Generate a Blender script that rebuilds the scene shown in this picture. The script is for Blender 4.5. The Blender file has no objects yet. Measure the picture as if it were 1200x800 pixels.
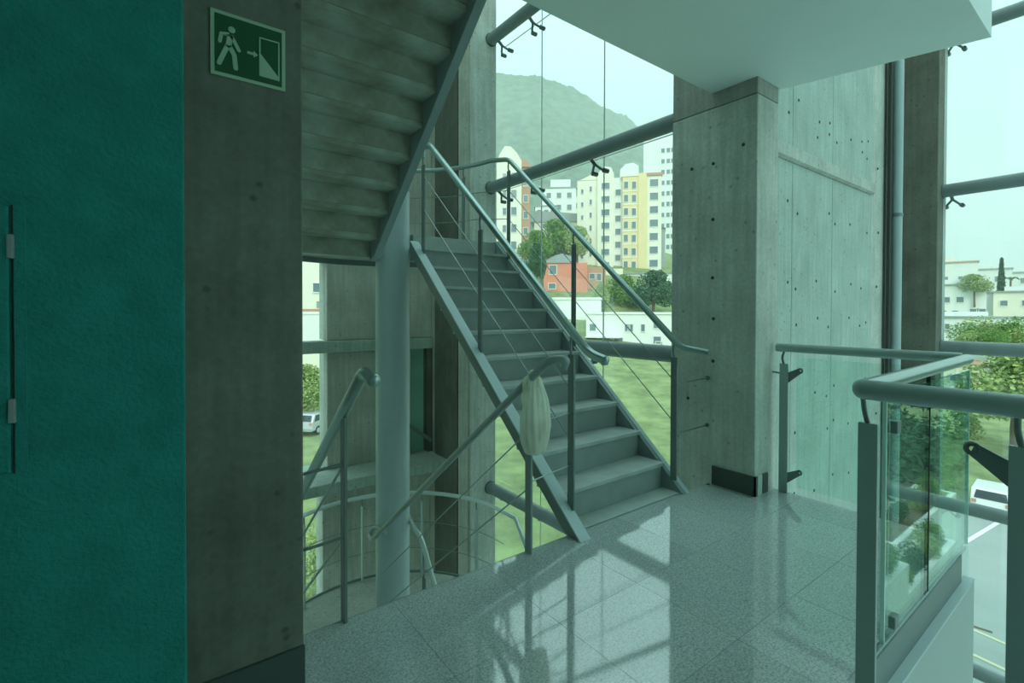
import bpy, math, random
from mathutils import Vector, Matrix, noise
random.seed(7)
scene = bpy.context.scene
COL = scene.collection
R = math.radians

# ------------------------------------------------------------------ camera
EYE = Vector((0.0, 0.0, 1.30))
YAW, PITCH, ROLL, FPX, PPY = 0.643909, -0.0123092, 0.0024512, 568.914, 372.11
fwd = Vector((math.sin(YAW)*math.cos(PITCH), math.cos(YAW)*math.cos(PITCH), math.sin(PITCH)))
rgt = Vector((math.cos(YAW), -math.sin(YAW), 0.0))
upv = rgt.cross(fwd)
rgt, upv = rgt*math.cos(ROLL) + upv*math.sin(ROLL), upv*math.cos(ROLL) - rgt*math.sin(ROLL)
cam_data = bpy.data.cameras.new('camera')
cam_data.sensor_fit = 'HORIZONTAL'
cam_data.sensor_width = 36.0
cam_data.lens = FPX*36.0/1200.0
cam_data.shift_y = -(400.0 - PPY)/1200.0
cam_data.clip_start, cam_data.clip_end = 0.05, 4000
cam = bpy.data.objects.new('camera', cam_data)
COL.objects.link(cam)
m4 = Matrix((rgt, upv, -fwd)).transposed().to_4x4()
m4.translation = EYE
cam.matrix_world = m4
scene.camera = cam

# ------------------------------------------------------------------ sky, exposure
world = bpy.data.worlds.new('overcast_sky')
scene.world = world
world.use_nodes = True
wn, wl = world.node_tree.nodes, world.node_tree.links
bg = wn['Background']
tc = wn.new('ShaderNodeTexCoord'); sp = wn.new('ShaderNodeSeparateXYZ')
rp = wn.new('ShaderNodeValToRGB')
wl.new(tc.outputs['Generated'], sp.inputs[0]); wl.new(sp.outputs['Z'], rp.inputs['Fac'])
rp.color_ramp.elements[0].position = 0.0
rp.color_ramp.elements[0].color = (0.55, .84, .84, 1)
rp.color_ramp.elements[1].position = 0.35
zen = rp.color_ramp.elements.new(1.0); zen.color = (1.2, 1.7, 1.72, 1)
rp.color_ramp.elements[1].color = (0.60, .90, .90, 1)
wl.new(rp.outputs['Color'], bg.inputs['Color'])
bg.inputs['Strength'].default_value = 1.25
sun_d = bpy.data.lights.new('sun', 'SUN'); sun_d.energy = 1.6; sun_d.angle = R(25); sun_d.color = (1.0, .93, .80)
sun = bpy.data.objects.new('sun', sun_d); COL.objects.link(sun)
sd = Vector((math.sin(YAW)*math.cos(R(27)), math.cos(YAW)*math.cos(R(27)), -math.sin(R(27))))
sun.rotation_euler = sd.to_track_quat('-Z', 'Y').to_euler()
scene.view_settings.view_transform = 'Standard'
scene.view_settings.look = 'None'
scene.view_settings.gamma = 1.0
scene.view_settings.use_curve_mapping = False
scene.view_settings.exposure = 0.0
scene.cycles.max_bounces = 10
scene.cycles.diffuse_bounces = 6
scene.cycles.transparent_max_bounces = 24
scene.cycles.volume_bounces = 2
scene.cycles.sample_clamp_indirect = 6.0

# ------------------------------------------------------------------ helpers
def at(px, py, d):
    """world point at forward depth d"""
    return EYE + (fwd + rgt*((px-600.0)/FPX) + upv*((PPY-py)/FPX))*d

class MB:
    def __init__(s):
        s.v, s.f, s.sm = [], [], []
    def add(s, vs, fs, smooth=False):
        o = len(s.v)
        s.v += [tuple(p) for p in vs]
        s.f += [tuple(i+o for i in f) for f in fs]
        s.sm += [smooth]*len(fs)
        return s
    def box(s, x0, x1, y0, y1, z0, z1):
        return s.hexa([(x0,y0,z0),(x1,y0,z0),(x1,y1,z0),(x0,y1,z0),(x0,y0,z1),(x1,y0,z1),(x1,y1,z1),(x0,y1,z1)])
    def hexa(s, p):
        return s.add(p, [(0,3,2,1),(4,5,6,7),(0,1,5,4),(1,2,6,5),(2,3,7,6),(3,0,4,7)])
    def prism(s, poly, axis, a, b):
        """extrude a 2D polygon (counter-clockwise) along axis 'X','Y','Z' from a to b"""
        n = len(poly)
        def P(q, t):
            return {'X': (t, q[0], q[1]), 'Y': (q[0], t, q[1]), 'Z': (q[0], q[1], t)}[axis]
        vs = [P(q, a) for q in poly] + [P(q, b) for q in poly]
        fs = [tuple(range(n))[::-1], tuple(range(n, 2*n))] + [(i, (i+1) % n, n+(i+1) % n, n+i) for i in range(n)]
        return s.add(vs, fs)
    def tube(s, pts, r, n=12, closed=False, caps=True):
        pts = [Vector(p) for p in pts]
        N = len(pts)
        rs = r if isinstance(r, (list, tuple)) else [r]*N
        tang = []
        for i in range(N):
            a = pts[max(i-1, 0)]; b = pts[min(i+1, N-1)]
            tang.append((b-a).normalized())
        t0 = tang[0]
        ref = Vector((0, 0, 1)) if abs(t0.z) < .9 else Vector((1, 0, 0))
        nrm = (ref - t0*ref.dot(t0)).normalized()
        vs, fs = [], []
        for i in range(N):
            t = tang[i]
            nrm = (nrm - t*nrm.dot(t)).normalized()
            bn = t.cross(nrm)
            for k in range(n):
                a = 2*math.pi*k/n
                vs.append(pts[i] + (nrm*math.cos(a) + bn*math.sin(a))*rs[i])
        for i in range(N-1):
            for k in range(n):
                fs.append((i*n+k, i*n+(k+1) % n, (i+1)*n+(k+1) % n, (i+1)*n+k))
        s.add(vs, fs, True)
        if caps:
            s.add(vs[:n], [tuple(range(n))[::-1]]); s.add(vs[-n:], [tuple(range(n))])
        return s
    def bar(s, a, b, w, t, side=None):
        """flat bar from a to b, w wide along 'side', t thick"""
        a, b = Vector(a), Vector(b)
        d = (b-a).normalized()
        u = Vector(side) if side else Vector((0, 1, 0))
        u = (u - d*u.dot(d)).normalized(); q = d.cross(u)
        u, q = u*w/2, q*t/2
        return s.hexa([a-u-q, a+u-q, a+u+q, a-u+q, b-u-q, b+u-q, b+u+q, b-u+q])
    def sphere(s, c, rx, ry=None, rz=None, nu=14, nv=9):
        ry = ry or rx; rz = rz or rx
        c = Vector(c); vs = [c+Vector((0, 0, -rz))]
        for j in range(1, nv):
            p = -math.pi/2 + math.pi*j/nv
            for i in range(nu):
                a = 2*math.pi*i/nu
                vs.append(c+Vector((rx*math.cos(p)*math.cos(a), ry*math.cos(p)*math.sin(a), rz*math.sin(p))))
        vs.append(c+Vector((0, 0, rz))); T = len(vs)-1
        fs = [(0, 1+(i+1) % nu, 1+i) for i in range(nu)]
        for j in range(nv-2):
            for i in range(nu):
                fs.append((1+j*nu+i, 1+j*nu+(i+1) % nu, 1+(j+1)*nu+(i+1) % nu, 1+(j+1)*nu+i))
        fs += [(T, 1+(nv-2)*nu+i, 1+(nv-2)*nu+(i+1) % nu) for i in range(nu)]
        return s.add(vs, fs, True)
    def mesh(s, name, mat):
        me = bpy.data.meshes.new(name)
        me.from_pydata(s.v, [], s.f)
        me.polygons.foreach_set('use_smooth', s.sm)
        me.materials.append(mat)
        me.update()
        return me
    def build(s, name, mat, parent=None, bevel=0.0):
        o = bpy.data.objects.new(name, s.mesh(name, mat))
        COL.objects.link(o)
        if parent: o.parent = parent
        if bevel:
            b = o.modifiers.new('bevel', 'BEVEL'); b.width = bevel; b.segments = 2; b.limit_method = 'ANGLE'
        return o

def inst(name, me, parent, loc=(0, 0, 0), rz=0.0, sc=(1, 1, 1)):
    o = bpy.data.objects.new(name, me); COL.objects.link(o)
    o.parent = parent; o.location = loc; o.rotation_euler = (0, 0, rz); o.scale = sc
    return o
def empty(name, loc=(0, 0, 0), rz=0.0):
    o = bpy.data.objects.new(name, None); COL.objects.link(o)
    o.location = loc; o.rotation_euler = (0, 0, rz); o.empty_display_size = .2
    return o
def tag(o, label=None, cat=None, group=None, kind=None):
    if label: o['label'] = label
    if cat: o['category'] = cat
    if group: o['group'] = group
    if kind: o['kind'] = kind
    return o
def struct(o): o['kind'] = 'structure'; return o
def boxes(name, mat, parent, *bs, bevel=0.0):
    m = MB()
    for b in bs: m.box(*b)
    return m.build(name, mat, parent, bevel)
def fillet(pts, r, n=6):
    pts = [Vector(p) for p in pts]; out = [pts[0]]
    for i in range(1, len(pts)-1):
        p, a, b = pts[i], pts[i-1]-pts[i], pts[i+1]-pts[i]
        q = min(r, a.length*.45, b.length*.45)
        s, e = p+a.normalized()*q, p+b.normalized()*q
        for k in range(n+1):
            t = k/n
            out.append(s*(1-t)**2 + p*2*t*(1-t) + e*t*t)
    return out + [pts[-1]]

# ------------------------------------------------------------------ materials
def mat(name, color, rough=.6, metal=0.0, spec=.5, noise_amt=0.0, scale=6.0, bump=0.0, bscale=60.0, stretch=(1, 1, 1), dark=None, trans=0.0, coat=0.0):
    m = bpy.data.materials.new(name); m.use_nodes = True
    nt = m.node_tree; b = nt.nodes['Principled BSDF']
    b.inputs['Base Color'].default_value = (*color, 1)
    b.inputs['Roughness'].default_value = rough; b.inputs['Metallic'].default_value = metal
    b.inputs['Specular IOR Level'].default_value = spec
    b.inputs['Coat Weight'].default_value = coat
    if noise_amt or bump:
        tc = nt.nodes.new('ShaderNodeTexCoord'); mp = nt.nodes.new('ShaderNodeMapping')
        mp.inputs['Scale'].default_value = stretch
        nt.links.new(tc.outputs['Object'], mp.inputs[0])
    if noise_amt:
        nz = nt.nodes.new('ShaderNodeTexNoise'); nz.inputs['Scale'].default_value = scale
        nz.inputs['Detail'].default_value = 6; nz.inputs['Roughness'].default_value = .62
        nt.links.new(mp.outputs[0], nz.inputs['Vector'])
        rp = nt.nodes.new('ShaderNodeValToRGB')
        rp.color_ramp.elements[0].position = .32; rp.color_ramp.elements[1].position = .68
        d = dark or tuple(c*(1-noise_amt) for c in color)
        rp.color_ramp.elements[0].color = (*d, 1)
        rp.color_ramp.elements[1].color = (*[min(1, c*(1+noise_amt*.6)) for c in color], 1)
        nt.links.new(nz.outputs['Fac'], rp.inputs[0]); nt.links.new(rp.outputs[0], b.inputs['Base Color'])
    if bump:
        nb = nt.nodes.new('ShaderNodeTexNoise'); nb.inputs['Scale'].default_value = bscale; nb.inputs['Detail'].default_value = 4
        nt.links.new(mp.outputs[0], nb.inputs['Vector'])
        bp = nt.nodes.new('ShaderNodeBump'); bp.inputs['Strength'].default_value = bump; bp.inputs['Distance'].default_value = .01
        nt.links.new(nb.outputs['Fac'], bp.inputs['Height']); nt.links.new(bp.outputs[0], b.inputs['Normal'])
    return m

def glass_mat(name, tint, refl=1.0):
    m = bpy.data.materials.new(name); m.use_nodes = True
    nt = m.node_tree; nt.nodes.clear()
    out = nt.nodes.new('ShaderNodeOutputMaterial'); mix = nt.nodes.new('ShaderNodeMixShader')
    tr = nt.nodes.new('ShaderNodeBsdfTransparent'); gl = nt.nodes.new('ShaderNodeBsdfGlossy')
    lw = nt.nodes.new('ShaderNodeLayerWeight')       # Schlick reflectance, the same from both sides of a thin pane
    fr = nt.nodes.new('ShaderNodeMath'); fr.operation = 'POWER'; fr.inputs[1].default_value = 5
    nt.links.new(lw.outputs['Facing'], fr.inputs[0])
    mu = nt.nodes.new('ShaderNodeMath'); mu.operation = 'MULTIPLY_ADD'; mu.inputs[1].default_value = .95*refl; mu.inputs[2].default_value = .04*refl
    tr.inputs['Color'].default_value = (*tint, 1); gl.inputs['Roughness'].default_value = 0.0
    gl.inputs['Color'].default_value = (.9, 1, .97, 1)
    nt.links.new(fr.outputs[0], mu.inputs[0]); nt.links.new(mu.outputs[0], mix.inputs[0])
    nt.links.new(tr.outputs[0], mix.inputs[1]); nt.links.new(gl.outputs[0], mix.inputs[2])
    nt.links.new(mix.outputs[0], out.inputs[0])
    return m

def granite_mat():
    m = mat('polished_granite', (.2, .26, .235), rough=.10, spec=.6)
    nt = m.node_tree; b = nt.nodes['Principled BSDF']
    b.inputs['IOR'].default_value = 2.4; b.inputs['Roughness'].default_value = .06
    tc = nt.nodes.new('ShaderNodeTexCoord')
    v = nt.nodes.new('ShaderNodeTexVoronoi'); v.inputs['Scale'].default_value = 230
    n = nt.nodes.new('ShaderNodeTexNoise'); n.inputs['Scale'].default_value = 110; n.inputs['Detail'].default_value = 6
    mx = nt.nodes.new('ShaderNodeMath'); mx.operation = 'MULTIPLY_ADD'; mx.inputs[1].default_value = .45
    sx = nt.nodes.new('ShaderNodeSeparateColor')
    nt.links.new(tc.outputs['Object'], v.inputs['Vector']); nt.links.new(tc.outputs['Object'], n.inputs['Vector'])
    nt.links.new(v.outputs['Color'], sx.inputs[0])
    nt.links.new(sx.outputs[0], mx.inputs[0]); nt.links.new(n.outputs['Fac'], mx.inputs[2])
    rp = nt.nodes.new('ShaderNodeValToRGB')
    e = rp.color_ramp.elements
    e[0].position = .42; e[0].color = (.26, .30, .29, 1)
    e[1].position = .95; e[1].color = (.52, .58, .57, 1)
    q = e.new(.68); q.color = (.39, .445, .435, 1)
    nt.links.new(mx.outputs[0], rp.inputs[0])
    oi = nt.nodes.new('ShaderNodeObjectInfo'); mr = nt.nodes.new('ShaderNodeMapRange')
    mr.inputs['To Min'].default_value = .94; mr.inputs['To Max'].default_value = 1.06
    mm = nt.nodes.new('ShaderNodeVectorMath'); mm.operation = 'SCALE'
    nt.links.new(oi.outputs['Random'], mr.inputs[0]); nt.links.new(rp.outputs[0], mm.inputs[0]); nt.links.new(mr.outputs[0], mm.inputs['Scale'])
    nt.links.new(mm.outputs[0], b.inputs['Base Color'])
    return m

def concrete_mat(name, color, var=.28, spots=True):
    """cast concrete: cloudy tone, vertical board grain, small air holes"""
    m = mat(name, color, rough=.75, spec=.3, noise_amt=var, scale=2.2)
    nt = m.node_tree; b = nt.nodes['Principled BSDF']
    tc = nt.nodes.new('ShaderNodeTexCoord'); mp = nt.nodes.new('ShaderNodeMapping')
    mp.inputs['Scale'].default_value = (1, 1, .06)
    g = nt.nodes.new('ShaderNodeTexNoise'); g.inputs['Scale'].default_value = 26; g.inputs['Detail'].default_value = 5
    nt.links.new(tc.outputs['Object'], mp.inputs[0]); nt.links.new(mp.outputs[0], g.inputs['Vector'])
    src = b.inputs['Base Color'].links[0].from_socket
    mr = nt.nodes.new('ShaderNodeMapRange'); mr.inputs['From Min'].default_value = .3; mr.inputs['From Max'].default_value = .7
    mr.inputs['To Min'].default_value = .86; mr.inputs['To Max'].default_value = 1.08
    nt.links.new(g.outputs['Fac'], mr.inputs[0])
    v = nt.nodes.new('ShaderNodeTexVoronoi'); v.inputs['Scale'].default_value = 9; v.inputs['Randomness'].default_value = 1
    nt.links.new(tc.outputs['Object'], v.inputs['Vector'])
    st = nt.nodes.new('ShaderNodeMapRange'); st.inputs['From Min'].default_value = .06; st.inputs['From Max'].default_value = .13
    st.inputs['To Min'].default_value = .62 if spots else 1.0
    nt.links.new(v.outputs['Distance'], st.inputs[0])
    f = nt.nodes.new('ShaderNodeTexNoise'); f.inputs['Scale'].default_value = 45; f.inputs['Detail'].default_value = 5
    nt.links.new(tc.outputs['Object'], f.inputs['Vector'])
    fr = nt.nodes.new('ShaderNodeMapRange'); fr.inputs['From Min'].default_value = .3; fr.inputs['From Max'].default_value = .7
    fr.inputs['To Min'].default_value = .9; fr.inputs['To Max'].default_value = 1.08
    nt.links.new(f.outputs['Fac'], fr.inputs[0])
    a = nt.nodes.new('ShaderNodeMath'); a.operation = 'MULTIPLY'; c = nt.nodes.new('ShaderNodeMath'); c.operation = 'MULTIPLY'
    nt.links.new(mr.outputs[0], a.inputs[0]); nt.links.new(st.outputs[0], a.inputs[1])
    nt.links.new(a.outputs[0], c.inputs[0]); nt.links.new(fr.outputs[0], c.inputs[1])
    sc = nt.nodes.new('ShaderNodeVectorMath'); sc.operation = 'SCALE'
    nt.links.new(src, sc.inputs[0]); nt.links.new(c.outputs[0], sc.inputs['Scale'])
    nt.links.new(sc.outputs[0], b.inputs['Base Color'])
    bp = nt.nodes.new('ShaderNodeBump'); bp.inputs['Strength'].default_value = .25; bp.inputs['Distance'].default_value = .006
    nt.links.new(g.outputs['Fac'], bp.inputs['Height']); nt.links.new(bp.outputs[0], b.inputs['Normal'])
    return m

M = {}
M['teal'] = mat('teal_stucco', (.02, .225, .195), rough=.85, spec=.2, noise_amt=.16, scale=9, bump=.6, bscale=80)
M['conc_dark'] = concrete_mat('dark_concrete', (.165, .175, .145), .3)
M['conc_col'] = concrete_mat('light_grey_concrete', (.68, .72, .66), .18)  # lighter concrete tone for the pillar behind the stairs
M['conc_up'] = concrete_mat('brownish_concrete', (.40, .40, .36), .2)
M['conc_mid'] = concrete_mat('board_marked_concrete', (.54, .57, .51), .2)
M['conc_light'] = concrete_mat('pale_concrete', (.46, .55, .49), .14)
M['conc_back'] = concrete_mat('warm_concrete', (.56, .57, .5), .2)
M['joint_seal'] = mat('grey_silicone_seal', (.85, .9, .89), rough=.5)
M['joint'] = mat('shadow_joint', (.05, .06, .055), rough=.9)
M['plaster'] = mat('painted_plaster', (.74, .82, .80), rough=.55, spec=.4, noise_amt=.03, scale=1.5)
M['fascia'] = mat('darkened_fascia_plaster', (.40, .47, .45), rough=.6)  # white slab plaster darkened in colour to stand in for less window light
M['plaster_white'] = mat('white_plaster', (.74, .80, .77), rough=.7)  # for unseen surfaces, kept white to bounce light inside
M['skirting'] = mat('dark_stone_skirting', (.055, .075, .065), rough=.35)
M['granite'] = granite_mat()
M['steel'] = mat('grey_painted_steel', (.22, .275, .275), rough=.42, spec=.5, noise_amt=.08, scale=5)
M['steel_light'] = mat('pale_grey_painted_steel', (.42, .52, .53), rough=.36, spec=.5, noise_amt=.05, scale=3)
M['steel_dark'] = mat('dark_grey_painted_steel', (.15, .20, .19), rough=.4, spec=.5)
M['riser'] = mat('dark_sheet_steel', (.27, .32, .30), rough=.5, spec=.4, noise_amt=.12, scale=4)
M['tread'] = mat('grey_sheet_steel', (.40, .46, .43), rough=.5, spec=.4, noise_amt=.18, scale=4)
M['underside'] = mat('stained_sheet_steel', (.31, .36, .32), rough=.6, spec=.3, noise_amt=.35, scale=3, dark=(.20, .19, .13))
M['rail'] = mat('satin_metal_rail', (.34, .44, .42), rough=.3, metal=.75)
M['rail_dark'] = mat('dark_satin_rail', (.36, .45, .43), rough=.36, metal=.3)
M['cable'] = mat('steel_cable', (.30, .37, .36), rough=.35, metal=.8)
M['black'] = mat('black_rubber', (.015, .02, .02), rough=.6)
M['glass'] = glass_mat('green_float_glass', (.95, 1.0, .985), .8)
M['glass_rail'] = glass_mat('green_balustrade_glass', (.90, .985, .955), 1.0)
M['glass_edge'] = mat('green_glass_edge', (.55, .78, .70), rough=.2)
M['green_panel'] = mat('green_glass_panel', (.30, .58, .45), rough=.25, noise_amt=.12, scale=2)
M['rail_pale'] = mat('pale_metal_rail', (.62, .72, .70), rough=.3, metal=.25)
M['rail_mid'] = mat('mid_grey_rail', (.27, .33, .32), rough=.35, metal=.05)
M['steel_deep'] = mat('deep_grey_painted_steel', (.16, .205, .20), rough=.4)
M['post'] = mat('grey_green_post_paint', (.33, .43, .41), rough=.4)
M['bag'] = mat('thin_white_plastic', (.95, .96, .88), rough=.35)
M['filling'] = mat('ochre_contents', (.42, .36, .14), rough=.8, noise_amt=.3)
M['sign_border'] = mat('pale_green_sign_border', (.34, .50, .34), rough=.5)
M['sign_green'] = mat('dark_green_sign_panel', (.003, .075, .024), rough=.4)
nt = M['bag'].node_tree; b_ = nt.nodes['Principled BSDF']
tl = nt.nodes.new('ShaderNodeBsdfTranslucent'); tl.inputs['Color'].default_value = (.8, .85, .72, 1)
tp = nt.nodes.new('ShaderNodeBsdfTransparent'); x1 = nt.nodes.new('ShaderNodeMixShader'); x2 = nt.nodes.new('ShaderNodeMixShader')
x1.inputs[0].default_value = .5; x2.inputs[0].default_value = .24
nt.links.new(b_.outputs[0], x1.inputs[1]); nt.links.new(tl.outputs[0], x1.inputs[2])
nt.links.new(x1.outputs[0], x2.inputs[1]); nt.links.new(tp.outputs[0], x2.inputs[2])
nt.links.new(x2.outputs[0], nt.nodes['Material Output'].inputs[0])

# ================================================================== THE SHELL
YE = 2.045            # landing edge beside the stairwell
XF = 3.70             # landing edge beside the atrium
SOF, UPF = 2.95, 3.85  # soffit and floor level of the storey above
# floor: slab and granite tiles
floor = struct(empty('floor'))
slab = MB().prism([(-3, -6), (1.95, -6), (1.95, .63), (XF, .63), (XF, 1.7), (3.42, 1.7), (3.42, YE), (-3, YE)], 'Z', -.9, -.022)
slab.build('slab', M['plaster'], floor)
T, gap = .5, .0008
tile_mesh = {}; tiles = []
xs = [-3.0] + [-2.63+T*i for i in range(13)] + [XF]
ys = [-6.0] + [-5.51+T*i for i in range(15)] + [YE]
for i in range(len(xs)-1):
    for j in range(len(ys)-1):
        x0, x1, y0, y1 = xs[i], xs[i+1], ys[j], ys[j+1]
        if y0 < -1.2 or x0 < -.7: continue
        if x0 >= 1.9 and y1 <= .64: continue
        if y0 < .65 and x0 > 1.9:
            y0 = .65
        if x0 < 1.95 < x1:
            if y1 < .65: x1 = 1.97
            elif y0 < .65:
                tiles.append((x0, 1.97, y0, .65)); y0 = .65
        tiles.append((x0, x1, y0, y1))
for (x0, x1, y0, y1) in tiles:
    if 1:
        if y1 > 1.72 and x1 > 3.42:
            y1 = 1.70
        if x1-x0 < .03 or y1-y0 < .03: continue
        key = (round(x1-x0, 3), round(y1-y0, 3))
        if key not in tile_mesh:
            w, h = key
            tile_mesh[key] = MB().prism([(gap, gap), (w-gap, gap), (w-gap, h-gap), (gap, h-gap)], 'Z', -.012, 0).mesh('floor_tile', M['granite'])
        inst('floor_tile', tile_mesh[key], floor, (x0, y0, 0))
boxes('rough_floor', M['granite'], floor, (-3, -.7, -6, YE, -.023, -.002), (-.7, 1.95, -6, -1.51, -.023, -.002))
# nosing along the stairwell edge
boxes('edge_strip', M['steel'], floor, (-.2, 3.42, YE, YE+.012, -.16, -.004))

ceiling = struct(MB().prism([(-3, -6), (2.1, -6), (2.1, .62), (4.05, .62), (3.76, 1.7), (3.42, 1.7), (3.42, YE), (-3, YE)], 'Z', SOF, UPF).build('ceiling', M['plaster']))

# unseen enclosure; walls white for bounce, rear window and roof glass added as fill
struct(boxes('wall_rear', M['plaster_white'], None, (-3.2, 3.7, -6.3, -6, -6, 8)))
struct(boxes('rear_fill_window', M['glass'], None, (3.7, 8, -6.05, -6.04, -6, 8)))  # glass opening added behind the camera to brighten the interior
struct(boxes('wall_side', M['plaster_white'], None, (-3.2, -3, -6, 2.2, -6, 8)))
struct(boxes('roof', M['plaster_white'], None, (-3.2, 3.7, -6.3, 1.0, 8, 8.3), (-3.2, .4, 1, 7, 8, 8.3)))  # unseen roof, kept solid here to hold the sun off the interior
struct(boxes('fill_roof_glazing', M['glass'], None, (.4, 8.1, 1.0, 6.6, 8, 8.02), (3.7, 8.1, -6.3, 1.0, 8, 8.02)))  # glazed roof added out of view to bring in more daylight
struct(boxes('wall_stairwell', M['plaster_white'], None, (.05, .36, 2.25, 6.3, -8, 8)))
struct(boxes('atrium_floor', M['plaster_white'], None, (-3.2, 8.3, -6.3, 6.3, -6.3, -6)))

# teal wall with its recessed access panel
teal = struct(MB().hexa([(-3, 1.6, -.9), (.082, 1.6, -.9), (.082, 1.76, -.9), (-3, 1.76, -.9), (-3, 1.6, SOF), (.082, 1.6, SOF), (.082, 1.76, SOF), (-3, 1.76, SOF)]).build('wall_left', M['teal'], None, .006))
panel = empty('access_panel', (-.25, 1.6, .92))
tag(panel, 'flush teal access panel with two small hinges in the stucco wall', 'panel')
boxes('door', M['teal'], panel, (-.46, -.006, -.012, .0, .004, .62), bevel=.003)
boxes('gap_line', M['black'], panel, (-.0025, .001, -.0025, .0, .0, .625))
boxes('jamb', M['teal'], panel, (.002, .022, -.004, 0, -.0, .625))
for z in (.12, .50):
    boxes('hinge', M['steel'], panel, (-.008, .004, -.018, -.002, z, z+.055), bevel=.002)

# left pillar with the exit sign
pl = empty('concrete_pillar', (.25, 1.9, 0))
tag(pl, 'dark concrete pillar carrying the green exit sign, beside the teal wall', 'pillar')
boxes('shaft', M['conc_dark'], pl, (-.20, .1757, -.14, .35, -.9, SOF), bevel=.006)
boxes('skirting', M['skirting'], pl, (-.20, .1767, -.152, -.1405, 0, .152))

sx0, sz0, SW, SH = .1585, 2.03, .2125, .2
sign = empty('exit_sign', (sx0, 1.76, sz0))
tag(sign, 'green emergency exit sign with walking figure, arrow and stair door on the dark pillar', 'sign')
boxes('plate', M['sign_border'], sign, (0, SW, -.006, -.0005, 0, SH))
boxes('face', M['sign_green'], sign, (.011, SW-.011, -.0075, -.0055, .011, SH-.011))
def S(u, v, y=-.0085): return (u*SW, y, v*SH)
fig = MB()
def limb(m, *uv, w=.055):
    for (a, b) in zip(uv[:-1], uv[1:]):
        m.bar(S(*a), S(*b), w*SW*.9, .0015, (1, 0, 0) if abs(a[1]-b[1])*SH > abs(a[0]-b[0])*SW else (0, 0, 1))
        p = S(*b); m.tube([(p[0], -.0092, p[2]), (p[0], -.0078, p[2])], w*SW*.45, 10)
limb(fig, (.25, .66), (.225, .47), w=.085); limb(fig, (.24, .665), (.135, .645), (.115, .52))
limb(fig, (.262, .655), (.36, .455)); limb(fig, (.215, .49), (.105, .185), w=.07); limb(fig, (.235, .49), (.30, .36), (.318, .165), w=.07)
p = S(.268, .745); fig.tube([(p[0], -.0095, p[2]), (p[0], -.0076, p[2])], .0098, 16)
fig.build('walking_figure', M['sign_border'], sign)
ar = MB(); ar.bar(S(.47, .468), S(.57, .466), .008, .0016, (0, 0, 1))
ar.prism([(.555*SW, .415*SH), (.615*SW, .466*SH), (.555*SW, .518*SH)], 'Y', -.0092, -.0078)
ar.build('arrow', M['sign_border'], sign)
dr = MB()
for a, b in (((.64, .15), (.64, .76)), ((.905, .15), (.905, .775)), ((.63, .76), (.915, .765)), ((.63, .155), (.915, .15))):
    dr.bar(S(*a), S(*b), .004, .0015, (1, 0, 0) if a[0] == b[0] else (0, 0, 1))
dr.build('door_outline', M['sign_border'], sign)
MB().prism([(.645*SW, .15*SH), (.9*SW, .15*SH), (.9*SW, .2*SH), (.645*SW, .51*SH)], 'Y', -.0092, -.0078).build('stair_wedge', M['sign_border'], sign)

# right pillar: two cast lifts with a joint
pr = empty('concrete_pillar', (3.58, 2.05, 0))
tag(pr, 'tall grey concrete pillar with black skirting at the foot of the stairs', 'pillar')
boxes('lower_lift', M['conc_mid'], pr, (-.16, .16, -.35, .34, -6, 2.835), bevel=.008)
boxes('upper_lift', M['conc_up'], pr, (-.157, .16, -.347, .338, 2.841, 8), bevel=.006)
boxes('joint', M['conc_dark'], pr, (-.152, .15, -.34, .33, 2.834, 2.844))
boxes('skirting', M['skirting'], pr, (-.172, -.161, -.362, -.03, 0, .14), (-.172, -.135, -.362, -.351, 0, .14), (-.06, .015, -.362, -.351, 0, .14))
boxes('skirting_return', M['conc_light'], pr, (-.134, -.061, -.358, -.351, 0, .135))
hole = MB().tube([(0, 0, 0), (.004, 0, 0)], .013, 10).mesh('tie_hole', M['joint'])
for y, z in ((-.02, 2.42), (-.02, 2.0), (-.02, 1.56), (-.03, .93), (.16, 2.42), (.18, .62), (-.25, 2.5), (-.03, 1.25)):
    inst('tie_hole', hole, pr, (-.1625, y, z))

# wall_right: board-marked concrete panels in two lifts
wr = struct(empty('wall_right', (0, 1.9, 0)))
boxes('core', M['joint'], wr, (3.75, 7.0, .03, .33, -6, 8))
px = [3.76, 4.43, 5.28, 6.35]
boxes('edge_pier', M['conc_mid'], wr, (6.36, 6.94, .015, .031, -6, 8))
pan = {}
for a, b in zip(px[:-1], px[1:]):
    for z0, z1, yy, n in ((-6, -.9, 0, 'lower_panel'), (-.9, 2.585, 0, 'panel'), (2.6, 5.4, -.0, 'panel'), (5.41, 8, 0, 'panel')):
        boxes('concrete_panel', M['conc_light'], wr, (a+.0035, b-.0035, yy, .031, z0+.004, z1-.004))
MB().prism([(-.035, 2.60), (0, 2.585), (0, 2.72), (-.035, 2.70)], 'X', 3.76, 6.34).build('drip_band', M['conc_mid'], wr)
hole2 = MB().tube([(0, -.002, 0), (0, .004, 0)], .014, 10).mesh('tie_hole', M['joint'])
for i, x in enumerate((4.35, 4.52, 4.95, 5.2, 5.36, 5.75, 6.04, 6.2, 6.55)):
    for k, z in enumerate((3.1, 2.95, 2.2, 1.55, 1.2, .55, .2, -.3)):
        if (i*3+k*5) % 4 != 0: inst('tie_hole', hole2, wr, (x+.02*math.sin(k*3+i), 0, z+.05*math.sin(i*2.1+k)))

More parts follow.
